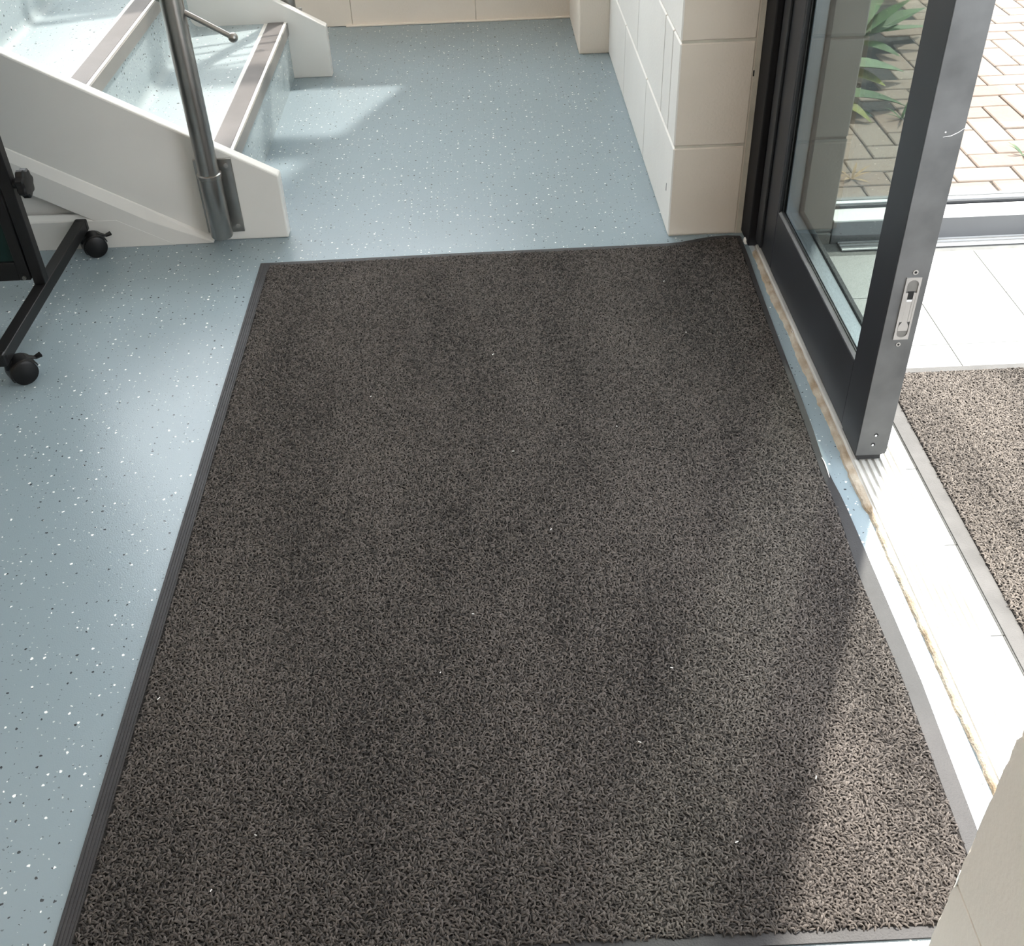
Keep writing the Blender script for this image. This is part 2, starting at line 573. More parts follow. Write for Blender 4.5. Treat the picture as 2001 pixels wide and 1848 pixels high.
# ------------------------------------------------------------------ threshold
tr = MB()
tr.box(0.6035, 0.690, YN - 0.04, YF, -0.02, 0.006)
for k in range(7):
    x = 0.612 + k * 0.0115
    tr.prism([(x - 0.0042, 0.006), (x - 0.003, 0.0095), (x + 0.003, 0.0095), (x + 0.0042, 0.006)], 'y', YN - 0.04, YF)
tag(tr.build('trim_2', 'threshold_alu', None, kind='structure'), 'ridged pale metal threshold under the glass door')
# worn adhesive strip between the vinyl and the threshold
pts_l, pts_r = [], []
m = MB()
rings = []
n = 150
for k in range(n + 1):
    y = YN + (2.21 - YN) * k / n
    xl = 0.5935 + 0.004 * noise.noise(Vector((1.3, y * 9, 0))) + 0.0035 * noise.noise(Vector((2, y * 55, 0)))
    xr = 0.6075 + 0.002 * noise.noise(Vector((7, y * 30, 0)))
    if y < 1.30:
        xl += 0.003
        xr -= 0.003 * (0.4 + noise.noise(Vector((0, y * 12, 5))))
    h = 0.004 + 0.0025 * noise.noise(Vector((4, y * 45, 2)))
    rings.append([(xl, y, 0.0), (xl + 0.002, y, h), ((xl + xr) / 2, y, h + 0.002), (xr - 0.002, y, 0.0065), (xr, y, 0.0)])
m.loft(rings)
tag(m.build('trim_3', 'worn_strip', None, kind='structure'), 'worn brown strip of old adhesive along the threshold')

# ------------------------------------------------------------------ door frame and leaf
fr = empty('trim_4', (0.62, 2.26, 0), 'black metal door jamb fixed to the block pier', kind='structure')
box('jamb', 'frame_black', fr, 0.590, 0.672, 2.228, 2.309, 0.006, 2.2, 0.003)
box('jamb_stop', 'frame_dark', fr, 0.640, 0.672, 2.215, 2.228, 0.006, 2.2, 0.002)
box('head', 'frame_dark', fr, 0.590, 0.672, YN, 2.309, 2.13, 2.2, 0.003)
box('mastic', 'chip_white', fr, 0.586, 0.595, 2.245, 2.262, 0.0, 0.014, 0.004)

LX0, LX1, LY0, LY1 = 0.608, 0.660, 1.425, 2.216
dr = empty('door_1', (0.634, 2.216, 0), 'dark framed glass door leaf standing closed beside the block pier', kind='structure')
GZ = 0.156
GY0, GY1 = 1.515, 2.086
m = MB()
m.prism([(LX0, LY0 + 0.0015), (LX1 - 0.0, LY0 + 0.0015), (LX1, GY0), (LX0, GY0)], 'z', 0.022, 2.11)
m.build('lock_stile', 'frame_dark', dr, 0.0012)
box('hinge_stile', 'frame_dark', dr, LX0, LX1, GY1, LY1, 0.022, 2.11, 0.004)
box('bottom_rail', 'frame_dark', dr, LX0 + 0.0004, LX1, GY0, GY1, 0.022, GZ, 0.0015)
box('top_rail', 'frame_dark', dr, LX0, LX1, GY0, GY1, 2.02, 2.11, 0.0015)
box('rebate_strip', 'frame_dark', dr, LX0 - 0.006, LX0, LY1 - 0.045, LY1, 0.03, 2.11, 0.002)
gp = box('glass_pane', 'door_glass', dr, 0.6175, 0.6225, GY0 + 0.002, GY1 - 0.002, GZ + 0.002, 2.018)
# inner beads and gaskets, outer beads: bottom and hinge side
MB().prism([(LX0 + 0.0005, GZ), (LX0 + 0.0095, GZ), (LX0 + 0.0095, GZ + 0.006), (LX0 + 0.005, GZ + 0.006), (LX0 + 0.0005, GZ + 0.002)], 'y', GY0, GY1).build('glazing_bead', 'alu_edge', dr, 0.0006)
box('gasket', 'seal_black', dr, LX0 + 0.0075, 0.6175, GY0, GY1, GZ, GZ + 0.0085)
box('outer_bead', 'bead_light', dr, 0.6225, 0.6500, GY0, GY1, GZ, GZ + 0.004, 0.001)
box('outer_lip', 'frame_dark', dr, 0.6500, LX1 - 0.0005, GY0, GY1, GZ, GZ + 0.009, 0.0015)
box('glazing_bead', 'frame_dark', dr, LX0 + 0.001, LX0 + 0.0095, GY1 - 0.006, GY1, GZ, 2.02, 0.0008)
box('gasket', 'seal_black', dr, LX0 + 0.0075, 0.6175, GY1 - 0.010, GY1, GZ, 2.02)
box('outer_bead', 'bead_light', dr, 0.6225, 0.6500, GY1 - 0.010, GY1, GZ, 2.02, 0.001)
box('outer_lip', 'frame_dark', dr, 0.6500, LX1 - 0.0005, GY1 - 0.016, GY1, GZ, 2.02, 0.0015)
box('gasket', 'seal_black', dr, LX0 + 0.010, 0.6175, GY0, GY0 + 0.005, GZ, 2.02)
# silver meeting edge
m = MB()
m.prism([(LX0, 0.022), (LX1 - 0.008, 0.022), (LX1, 0.028), (LX1, 2.11), (LX0, 2.11)], 'y', LY0 - 0.0005, LY0 + 0.0016)
ed = m.build('edge_plate', 'alu_edge', dr, 0.0004, segs=1)
box('drip_seal', 'seal_black', dr, LX0 + 0.004, LX1 - 0.008, LY0 + 0.002, GY0, 0.012, 0.022)


def disc_y(name, mat, parent, x, z, r, y0, y1, n=16):
    return MB().prism([(x + r * math.cos(2 * math.pi * i / n), z + r * math.sin(2 * math.pi * i / n)) for i in range(n)], 'y', y0, y1).build(name, mat, parent, smooth=True)


Y = LY0 - 0.0005
for x, z, r in ((0.638, 0.374, 0.0042), (0.637, 0.246, 0.0036)):
    s_ = disc_y('screw', 'alu_plate', ed, x, z, r, Y - 0.0012, Y)
    disc_y('screw_recess', 'hole_black', ed, x, z, r * 0.5, Y - 0.0016, Y - 0.0008, 8)
for x, z in ((0.636, 0.065), (0.634, 0.045)):
    disc_y('screw_hole', 'hole_black', ed, x, z, 0.0034, Y - 0.0008, Y)
    disc_y('screw', 'alu_bright', ed, x - 0.0008, z - 0.0006, 0.0020, Y - 0.0014, Y)
MB().tube([(0.632, Y - 0.0002, 0.584), (0.643, Y - 0.0002, 0.5855), (0.652, Y - 0.0002, 0.590), (0.6595, Y - 0.0002, 0.5955)], [0.0002, 0.0005, 0.0005, 0.0003], 6).build('scratch', 'chip_white', ed)
disc_y('scuff', 'chip_white', ed, 0.634, 0.591, 0.0012, Y - 0.0006, Y, 8)
# flush bolt
fx0, fx1, fz0, fz1 = 0.626, 0.6495, 0.256, 0.3655
fxc = (fx0 + fx1) / 2
n = 40
hw, r = 0.0085, 0.0085
ins, outs = [], []
for i in range(n):
    t = 2 * math.pi * (i + 0.5) / n
    cx, cz = math.cos(t), math.sin(t)
    zc = fz1 - 0.004 - r if cz > 0 else fz0 + 0.004 + r
    ins.append((fxc + r * cx, zc + r * cz))
    outs.append((min(fx1, max(fx0, fxc + 2 * (fx1 - fxc) * cx)), min(fz1, max(fz0, (fz0 + fz1) / 2 + 0.085 * cz * 1.0))))
m = MB()
k = 0
for yy in (Y - 0.0025, Y):
    m.v += [(p[0], yy, p[1]) for p in outs] + [(p[0], yy, p[1]) for p in ins]
for i in range(n):
    j = (i + 1) % n
    m.f += [(i, j, n + j, n + i), (2 * n + i, 3 * n + i, 3 * n + j, 2 * n + j), (i, 2 * n + i, 2 * n + j, j), (n + i, n + j, 3 * n + j, 3 * n + i)]
fb = m.build('flush_bolt', 'alu_plate', dr)
lever = [(fxc - 0.0078, fz0 + 0.020)]
for i in range(9):
    t = math.pi + math.pi * i / 8
    lever.append((fxc + 0.0078 * math.cos(t), fz0 + 0.018 + 0.0 * math.sin(t)))
lever = [(fxc - 0.0076, fz0 + 0.0155), (fxc + 0.0076, fz0 + 0.0155), (fxc + 0.0078, fz0 + 0.024), (fxc + 0.0042, fz0 + 0.031), (fxc + 0.0042, fz1 - 0.040), (fxc - 0.0042, fz1 - 0.040), (fxc - 0.0042, fz0 + 0.031), (fxc - 0.0078, fz0 + 0.024)]
MB().prism(lever, 'y', Y - 0.0018, Y - 0.0004).build('lever', 'alu_plate', fb)
for s in (-1, 1):
    xa = fxc + s * 0.0044 if s > 0 else fxc - 0.0084
    box('channel', 'alu_plate', fb, xa, xa + 0.0040, Y - 0.0021, Y - 0.0004, fz0 + 0.032, fz1 - 0.026)
box('slot', 'hole_black', fb, fxc - 0.0042, fxc + 0.0042, Y - 0.0016, Y - 0.0004, fz1 - 0.038, fz1 - 0.024)
box('bolt_end', 'alu_bright', fb, fxc - 0.0042, fxc + 0.0042, Y - 0.0020, Y - 0.0004, fz1 - 0.0415, fz1 - 0.038)
box('finger_pocket', 'pocket_shade', fb, fxc - 0.0085, fxc + 0.0085, Y - 0.0009, Y - 0.0003, fz1 - 0.024, fz1 - 0.004)
box('finger_pocket', 'pocket_shade', fb, fxc - 0.0085, fxc + 0.0085, Y - 0.0009, Y - 0.0003, fz0 + 0.004, fz0 + 0.0155)

# ------------------------------------------------------------------ porch
T = 0.1915
pf = empty('floor_porch', (1.2, 1.3, 0), 'pale square tiles of the sunlit porch floor', kind='structure')
box('grout', 'grout', pf, 0.690, 2.4, -0.6, 2.30, -0.05, -0.002)
tile_me = None
for i in range(-1, 8):
    for j in range(-2, 8):
        x0, x1 = 0.6905 + 0.0215 + i * T, 0.6905 + 0.0215 + (i + 1) * T
        y0, y1 = 1.026 + (j - 2) * T, 1.026 + (j - 1) * T
        if i == -1:
            x0 = 0.6915
        y1 = min(y1, 2.29)
        if y0 > 2.2:
            continue
        if y0 < 0.2 or x1 > 2.2:
            continue
        box('tile', 'porch_tile', pf, x0 + (0.001 if i >= 0 else 0), x1 - 0.001, y0 + 0.001, y1 - 0.001, -0.012, 0.0, 0.0006, segs=1)

# outer stub of block wall
wo = empty('wall_outside', (0.71, 2.37, 0), 'grey block stub wall seen through the door glass', kind='structure')
box('mortar_core', 'outer_mortar', wo, 0.674, 0.780, 2.2385, 2.46, -0.24, 2.47)
zz = [-0.24, 0.028, 0.252, 0.463, 0.6715, 0.8965, 1.1215, 1.3465, 1.5715, 1.7965, 2.0215, 2.2465, 2.47]
for c in range(len(zz) - 1):
    block(wo, 0.674, 0.783, 2.236, 2.464, zz[c] + 0.0018, zz[c + 1] - 0.0018, mat='outer_wall')

# low glazed screen of the porch
w2 = empty('window_2', (1.6, 2.29, 0), 'low glazed porch screen standing on a pale sill', kind='structure')
box('sill', 'sill_grey', w2, 0.784, 2.4, 2.235, 2.36, -0.24, 0.053, 0.002)
box('sill_cap', 'sill_white', w2, 0.784, 2.4, 2.233, 2.294, 0.053, 0.057, 0.001)
box('frame_rail', 'frame_dark', w2, 0.784, 2.4, 2.297, 2.304, 0.053, 0.063, 0.001)
box('frame_rail', 'alu_bright', w2, 0.784, 2.4, 2.305, 2.318, 0.053, 0.066, 0.001)
box('frame_rail', 'sill_grey', w2, 0.784, 2.4, 2.318, 2.332, 0.053, 0.068, 0.001)
box('pane', 'screen_glass', w2, 0.785, 2.4, 2.309, 2.313, 0.066, 2.3)
box('floor_strip', 'alu_bright', w2, 0.80, 2.4, 2.196, 2.235, 0.0, 0.004, 0.001)
for k in range(2):
    box('strip_rib', 'alu_plate', w2, 0.80, 2.4, 2.206 + k * 0.014, 2.2085 + k * 0.014, 0.004, 0.006)

# ------------------------------------------------------------------ brick paving outside
PZ = -0.24
PM = 0.0992
OX, OY = 1.631, 3.348
pv = empty('floor_paving', (1.8, 3.8, PZ), 'sunlit herringbone brick paving beyond the porch screen', kind='structure')
box('sand_bed', 'bed_sand', pv, 0.5, 4.2, 2.36, 7.0, PZ - 0.10, PZ - 0.008)
brick_v = [MB().box(-PM / 2 + 0.003, PM / 2 - 0.003, -PM + 0.003, PM - 0.003, 0, 0.05), MB().box(-PM + 0.003, PM - 0.003, -PM / 2 + 0.003, PM / 2 - 0.003, 0, 0.05)]
brick_me = [None, None]


def in_bed(x, y):
    return y > 3.62 and x < 1.36 + 0.42 * (y - 3.70)


for iy in range(-10, 19):
    for ix in range(-7, 12):
        t = (ix - iy) % 4
        if t == 0:
            c, k = (OX + (ix + 0.5) * PM, OY + (iy + 1) * PM), 0
        elif t == 1:
            c, k = (OX + (ix + 1) * PM, OY + (iy + 0.5) * PM), 1
        else:
            continue
        if c[1] < 2.36 + PM * (1 if k == 0 else 0.5) or in_bed(*c):
            continue
        # keep to the strip the doorway and the glass let one see
        if c[0] < 0.30 * c[1] - 0.15 or c[0] > 0.52 * c[1] + 0.35:
            continue
        z = PZ - 0.05 + random.uniform(-0.0015, 0.0015)
        if brick_me[k] is None:
            ob = brick_v[k].build('brick', 'paver', pv, 0.003, segs=1)
            brick_me[k] = ob.data
        else:
            ob = bpy.data.objects.new('brick', brick_me[k])
            col.objects.link(ob)
        place(ob, Vector((c[0], c[1], z)), pv)
        ob.rotation_euler = (random.uniform(-.006, .006), random.uniform(-.006, .006), random.uniform(-.012, .012))
sb = box('soil_bed', 'soil', pv, 0.6, 2.6, 3.55, 6.0, PZ - 0.09, PZ - 0.006)

# ------------------------------------------------------------------ staircase
RISE, GOING, NX = 0.1715, 0.294, -0.613
SF = 2.385          # front face of the near stringer
FF = 3.513          # front face of the far stringer
SLOPE = 0.553
st = empty('staircase', (-1.4, 2.95, 0), 'pale blue vinyl staircase with white stringers rising to the left', 'staircase')
YA, YB = SF + 0.032, FF + 0.01
NSTEP = 6
for k in range(NSTEP):
    x = NX - GOING * k
    z0, z1 = RISE * k, RISE * (k + 1)
    # riser with a coved foot
    prof = [(x - 0.02, z1 - 0.002), (x, z1 - 0.002)]
    if k == 0:
        prof += [(x, 0.0), (x - 0.02, 0.0)]
    else:
        rr = 0.026
        prof += [(x + rr * (1 - math.cos(a)), z0 + rr * (1 - math.sin(a))) for a in [i * math.pi / 2 / 6 for i in range(7)]]
        prof += [(x - 0.02, z0)]
    MB().prism(prof, 'y', YA, YB).build('riser', 'stair_vinyl', st, smooth=True)
    # tread
    box('tread', 'stair_vinyl', st, x - GOING - 0.01, x - 0.004, YA, YB, z1 - 0.03, z1)
    # nosing
    prof = [(x - 0.056, z1), (x - 0.056, z1 + 0.003), (x + 0.002, z1 + 0.003), (x + 0.005, z1), (x + 0.005, z1 - 0.034), (x + 0.001, z1 - 0.034), (x + 0.001, z1)]
    no = MB().prism(prof, 'y', YA, FF - 0.001).build('nosing', 'nosing_metal', st)
    box('grip_insert', 'nosing_insert', no, x - 0.0535, x - 0.0065, YA, FF - 0.004, z1 + 0.003, z1 + 0.0042)
    box('rim', 'nosing_highlight', no, x - 0.0050, x + 0.0030, YA, FF - 0.002, z1 + 0.003, z1 + 0.0040)
    box('seal_strip', 'nosing_seal', no, x - 0.068, x - 0.056, YA, FF - 0.002, z1, z1 + 0.0015)
xe = NX - GOING * NSTEP
# stringers
TOPX = -2.45


def sz(x):
    return 0.157 + SLOPE * (-0.489 - x)


poly = [(-0.489, 0.0), (-0.489, 0.157), (TOPX, sz(TOPX)), (TOPX, sz(TOPX) - 0.262), (-0.72, 0.0)]
MB().prism(poly, 'y', SF, SF + 0.034).build('stringer', 'white_gloss', st, 0.004)['label'] = 'white stringer nearest the mat carrying the steel post'
poly = [(-0.490, 0.0), (-0.490, 0.157), (TOPX, sz(TOPX)), (TOPX, sz(TOPX) - 0.62), (-1.00, 0.0)]
MB().prism(poly, 'y', FF, FF + 0.034).build('stringer', 'white_gloss', st, 0.003)['label'] = 'white stringer on the far side of the stairs'
# splayed board under the near stringer
def uz(x):
    return 0.245 + 0.566 * (-1.079 - x)


xs0, xs1 = -0.668, TOPX
rings = []
for x in (xs0, xs1):
    zu = max(0.012, uz(x))
    zl = max(0.0, zu - 0.095)
    rings.append([(x, SF + 0.002, zl), (x, SF - 0.013, zl), (x, SF - 0.013, max(0.004, zu - 0.028)), (x, SF - 0.002, zu), (x, SF + 0.002, zu)])
# split where the lower edge reaches the floor
xm = -1.079 + (0.245 - 0.095) / 0.566
zu = uz(xm)
rings.insert(1, [(xm, SF + 0.002, 0.0), (xm, SF - 0.013, 0.0), (xm, SF - 0.013, zu - 0.028), (xm, SF - 0.002, zu), (xm, SF + 0.002, zu)])
MB().loft(rings).build('splayed_board', 'white_gloss', st, 0.002)
# panel and skirting under it
MB().prism([(-0.80, 0.0), (TOPX, uz(TOPX) - 0.06), (TOPX, 0.0)], 'y', SF + 0.016, SF + 0.03).build('understair_panel', 'white_gloss', st)
MB().loft([[(x, SF + 0.004, 0.0), (x, SF - 0.0135, 0.0), (x, SF - 0.0135, h1), (x, SF - 0.002, h2), (x, SF + 0.004, h2)] for x, h1, h2 in ((-0.76, 0.002, 0.004), (-0.885, 0.070, 0.082), (TOPX, 0.078, 0.100))]).build('skirting', 'white_gloss', st, 0.001)


# ------------------------------------------------------------------ balustrades
def balustrade(px, py, face_y, side, label, post_top, low):
    e = empty('stair_balustrade', (px, py, 0), label, 'balustrade', 'steel balustrades of the staircase')
    MB().tube([(px, py, low + 0.15), (px, py, post_top)], 0.0238, 24).build('post', 'steel', e, smooth=True)
    sl = MB().tube([(px, py, low), (px, py, low + 0.004), (px, py, low + 0.148)], [0.0235, 0.0255, 0.0255], 24).build('post_sleeve', 'steel', e, smooth=True)
    MB().tube([(px, py, low + 0.146), (px, py, low + 0.148), (px, py, low + 0.156), (px, py, low + 0.158)], [0.0255, 0.028, 0.028, 0.0245], 24).build('collar', 'steel', sl, smooth=True)
    # fixing plate with two saddles
    ya, yb = (face_y - 0.0065, face_y - 0.0005) if side < 0 else (face_y + 0.0005, face_y + 0.0065)
    pl = box('fixing_plate', 'steel', e, px - 0.040, px + 0.047, ya, yb, low - 0.006, low + 0.176, 0.001)
    for z0, z1 in ((low + 0.006, low + 0.022), (low + 0.128, low + 0.146)):
        y0, y1 = py, (ya + yb) / 2
        box('saddle', 'steel', pl, px - 0.020, px + 0.020, min(y0, y1), max(y0, y1), z0, z1, 0.002)
    for z in (low + 0.010, low + 0.160):
        for x in (px + 0.034, px - 0.030):
            yq = ya if side < 0 else yb
            disc_y('screw', 'alu_plate', pl, x, z, 0.0052, min(yq, yq + side * 0.0025), max(yq, yq + side * 0.0025))
    # infill bars with ball ends
    for k in range(4):
        zb = 0.549 + 0.125 * k
        x0, x1 = px + 0.112, TOPX
        b = MB().tube([(x0, py, zb - 0.60 * 0.112), (x1, py, zb - 0.60 * (x1 - px))], 0.0058, 12).build('infill_bar', 'steel', e, smooth=True)
        MB().ball((x0, py, zb - 0.60 * 0.112), 0.0105).build('ball_end', 'steel', b, smooth=True)
    MB().tube([(px + 0.15, py, post_top - 0.07), (px + 0.10, py, post_top), (px, py, post_top + 0.04), (TOPX, py, post_top + 0.04 - 0.57 * (TOPX - px))], 0.021, 16).build('handrail', 'steel', e, smooth=True)
    return e


balustrade(-0.637, 2.347, SF, -1, 'brushed steel post and sloping bar fixed to the near white stringer', 1.08, 0.030)
balustrade(-0.610, FF + 0.034 + 0.038, FF + 0.034, 1, 'steel post rising behind the far white stringer at the picture top', 1.08, 0.030)

# ------------------------------------------------------------------ mobile board
bd = empty('mobile_board', (-0.963, 2.07, 0), 'black wheeled display board with green panel standing in front of the stairs', 'board')
FX0, FX1 = -0.976, -0.950
m = MB()
m.prism([(1.775, 0.055), (1.775, 0.074), (1.781, 0.081), (2.356, 0.081), (2.364, 0.073), (2.364, 0.055)], 'x', FX0, FX1)
ft = m.build('foot_bar', 'board_black', bd, 0.0018)
box('end_cap', 'board_plastic', ft, FX0 - 0.001, FX1 + 0.001, 2.347, 2.3655, 0.054, 0.0815, 0.004)
box('end_cap', 'board_plastic', ft, FX0 - 0.001, FX1 + 0.001, 1.7735, 1.792, 0.054, 0.0815, 0.004)
up = box('upright', 'board_black', bd, FX0 + 0.001, FX1 - 0.001, 2.052, 2.077, 0.081, 1.75, 0.002)
box('panel_stile', 'board_black', bd, -1.001, -0.9785, 2.052, 2.074, 0.092, 1.70, 0.0015)
box('panel_rail', 'board_black', bd, -2.0, -1.001, 2.052, 2.074, 0.092, 0.134, 0.0015)
box('panel_rail', 'board_black', bd, -2.0, -1.001, 2.052, 2.074, 1.66, 1.70, 0.0015)
box('panel', 'board_green', bd, -2.0, -1.0005, 2.060, 2.068, 0.134, 1.66)
box('panel_stile', 'board_black', bd, -2.022, -2.0, 2.052, 2.074, 0.092, 1.70, 0.0015)
box('upright', 'board_black', bd, -2.049, -2.025, 2.052, 2.077, 0.081, 1.75, 0.002)
m = MB().prism([(1.775, 0.055), (1.775, 0.074), (1.781, 0.081), (2.356, 0.081), (2.364, 0.073), (2.364, 0.055)], 'x', -2.05, -2.024)
m.build('foot_bar', 'board_black', bd, 0.0018)
disc_y('bolt', 'steel', bd, -0.990, 0.099, 0.0042, 2.048, 2.052)
# clamping knob on the outer side of the upright
m = MB()
rings = []
n = 40
for x, rr in ((-0.951, 0.010), (-0.940, 0.011), (-0.939, 0.024), (-0.936, 0.0275), (-0.924, 0.0275), (-0.921, 0.024), (-0.920, 0.012)):
    ring = []
    for i in range(n):
        a = 2 * math.pi * i / n
        q = rr * (1 + (0.09 * math.cos(7 * a) if rr > 0.02 else 0))
        ring.append((x, 2.064 + q * math.cos(a), 0.302 + q * math.sin(a)))
    rings.append(ring)
m.loft(rings)
m.build('knob', 'board_plastic', bd, smooth=True)


def caster(cx, cy, ang, sx, parent):
    """swivel castor with two discs, hood and brake lever; stem under the foot bar"""
    e = MB()
    R_ = 0.0255
    ca, sa = math.cos(ang), math.sin(ang)

    def W(u, v, z):          # u along axle, v forward
        return (cx + ca * u - sa * v, cy + sa * u + ca * v, z)
    c = None
    wheels = MB()
    for u0, u1 in ((-0.0185, -0.004), (0.004, 0.0185)):
        rings = []
        for u, rr in ((u0, R_ - 0.004), (u0 + 0.002, R_), (u1 - 0.002, R_), (u1, R_ - 0.004)):
            rings.append([W(u, rr * math.cos(2 * math.pi * i / 28), R_ + rr * math.sin(2 * math.pi * i / 28)) for i in range(28)])
        wheels.loft(rings)
    body = MB()
    rings = []
    for u in (-0.0195, -0.016, 0.016, 0.0195):
        ro = R_ + (0.0035 if abs(u) < 0.018 else 0.001)
        arc = [W(u, ro * math.cos(a), R_ + 0.001 + ro * math.sin(a)) for a in [math.radians(-25 + 190 * i / 18) for i in range(19)]]
        arc += [W(u, (R_ + 0.0006) * math.cos(a), R_ + 0.001 + (R_ + 0.0006) * math.sin(a)) for a in [math.radians(165 - 190 * i / 18) for i in range(19)]]
        rings.append(arc)
    body.loft(rings)
    body.tube([W(0, 0.022, R_ + 0.012), (W(0, 0.022, 0)[0], W(0, 0.022, 0)[1], 0.0545)], 0.0085, 14)
    b = body.build('castor', 'board_plastic', parent, smooth=True)
    wheels.build('wheel', 'board_plastic', b, smooth=True)
    lv = MB()
    P0, P1 = W(0, -0.019, R_ + 0.022), W(0.004, -0.040, R_ + 0.022)
    lv.loft([[W(-0.008, -0.012, R_ + 0.025), W(0.008, -0.012, R_ + 0.025), W(0.008, -0.012, R_ + 0.029), W(-0.008, -0.012, R_ + 0.029)],
             [W(-0.006, -0.030, R_ + 0.014), W(0.006, -0.030, R_ + 0.014), W(0.006, -0.030, R_ + 0.018), W(-0.006, -0.030, R_ + 0.018)],
             [W(-0.008, -0.043, R_ + 0.016), W(0.008, -0.043, R_ + 0.016), W(0.008, -0.043, R_ + 0.021), W(-0.008, -0.043, R_ + 0.021)]])
    lv.build('brake_lever', 'board_plastic', b, 0.001)
    return b


caster(-0.940, 1.808, math.radians(128), 1, bd)
caster(-0.938, 2.338, math.radians(120), 1, bd)


# ------------------------------------------------------------------ mats
def lerp_poly(tab, y):
    return float(np.interp(y, [t[0] for t in tab], [t[1] for t in tab]))


def tufts(name, parent, mat, inside, x0, x1, y0, y1, count, zbase, length, width, height):
    """curled loop pile: one real mesh of many short arched strands"""
    step = math.sqrt((x1 - x0) * (y1 - y0) / count)
    gx, gy = np.meshgrid(np.arange(x0, x1, step), np.arange(y0, y1, step))
    P = np.column_stack([gx.ravel(), gy.ravel()]) + rng.uniform(-0.5, 0.5, (gx.size, 2)) * step
    P = P[inside(P)]
    n = len(P)
    seg = 3
    a0 = rng.uniform(0, 2 * np.pi, n)
    bend = rng.normal(0, 1.0, n)
    L = length * rng.uniform(0.6, 1.35, n)
    W = width * rng.uniform(0.75, 1.25, n)
    H = height * rng.uniform(0.55, 1.25, n)
    V = np.zeros((n, seg + 1, 3, 3), np.float32)
    x = np.zeros(n)
    y = np.zeros(n)
    for s in range(seg + 1):
        t = s / seg
        ang = a0 + bend * (t - 0.5)
        if s == 0:
            x = -np.cos(a0) * L * 0.45
            y = -np.sin(a0) * L * 0.45
        if s:
            x = x + np.cos(ang) * L / seg
            y = y + np.sin(ang) * L / seg
        z = zbase + H * np.sin(np.pi * (0.10 + 0.80 * t))
        w = W * (0.55 + 0.45 * np.sin(np.pi * t)) * 0.5
        nx, ny = -np.sin(ang), np.cos(ang)
        for q, (o, dz) in enumerate(((-1, -0.55), (0, 0.0), (1, -0.55))):
            V[:, s, q, 0] = P[:, 0] + x + nx * w * o
            V[:, s, q, 1] = P[:, 1] + y + ny * w * o
            V[:, s, q, 2] = z + dz * W
    nv = (seg + 1) * 3
    F = []
    for s in range(seg):
        for q in range(2):
            a = s * 3 + q
            F.append((a, a + 3, a + 4, a + 1))
    F = np.array(F, np.int32)
    faces = (F[None] + (np.arange(n, dtype=np.int32) * nv)[:, None, None]).reshape(-1, 4)
    me = bpy.data.meshes.new(name)
    org = np.array(WLOC[parent.name], np.float32)
    Vf = V.reshape(-1, 3) - org
    me.vertices.add(len(Vf))
    me.vertices.foreach_set('co', Vf.ravel())
    me.loops.add(faces.size)
    me.loops.foreach_set('vertex_index', faces.ravel())
    me.polygons.add(len(faces))
    me.polygons.foreach_set('loop_start', np.arange(0, faces.size, 4, dtype=np.int32))
    me.polygons.foreach_set('loop_total', np.full(len(faces), 4, np.int32))
    me.update(calc_edges=True)
    at = me.attributes.new('shade', 'FLOAT', 'POINT')
    at.data.foreach_set('value', np.repeat(rng.uniform(0, 1, n), nv).astype(np.float32))
    me.polygons.foreach_set('use_smooth', np.ones(len(faces), bool))
    me.materials.append(MATS[mat])
    ob = bpy.data.objects.new(name, me)
    col.objects.link(ob)
    ob.parent = parent
    WLOC[ob.name] = WLOC[parent.name]
    ob['kind'] = 'stuff'
    return ob


RIGHT = [(0.58, 0.552), (0.733, 0.559), (0.95, 0.567), (1.185, 0.566), (1.33, 0.565), (1.40, 0.560), (1.46, 0.560), (1.52, 0.564), (1.65, 0.568), (1.84, 0.572), (2.05, 0.578), (2.20, 0.584), (2.29, 0.585)]
FAR = [(-0.538, 2.254), (-0.07, 2.262), (0.30, 2.264), (0.43, 2.266), (0.50, 2.286), (0.545, 2.294), (0.585, 2.290)]
BR = [(0.58, 0.022), (1.15, 0.027), (1.30, 0.018), (1.45, 0.012), (1.6, 0.012), (2.3, 0.010)]
NEAR = 0.586

mt = empty('entrance_mat', (0.02, 1.42, 0), 'large dark grey-brown entrance mat filling the doorway', 'mat')
ys = [NEAR + (2.254 - NEAR) * k / 40 for k in range(41)]
out_l = [(-0.538, y) for y in ys]
far_pts = [(x, lerp_poly(FAR, x)) for x in np.linspace(-0.538, 0.585, 40)][1:-1]
out_r = [(lerp_poly(RIGHT, y), y) for y in np.linspace(2.288, NEAR, 48)]
outline = out_l + far_pts + out_r
m = MB()
m.prism(outline, 'z', 0.0006, 0.0030)
bo = m.build('rubber_border', 'mat_rubber', mt)
# fine ridges moulded along the left border
for k in range(4):
    x = -0.5355 + k * 0.0045
    box('ridge', 'mat_rubber', bo, x, x + 0.0022, NEAR, 2.25, 0.0030, 0.0040)


def inside_main(P):
    x, y = P[:, 0], P[:, 1]
    rx = np.interp(y, [t[0] for t in RIGHT], [t[1] for t in RIGHT]) - np.interp(y, [t[0] for t in BR], [t[1] for t in BR])
    fy = np.interp(x, [t[0] for t in FAR], [t[1] for t in FAR]) - 0.017
    return (x > -0.513) & (x < rx - 0.002) & (y < fy - 0.001) & (y > NEAR + 0.014)


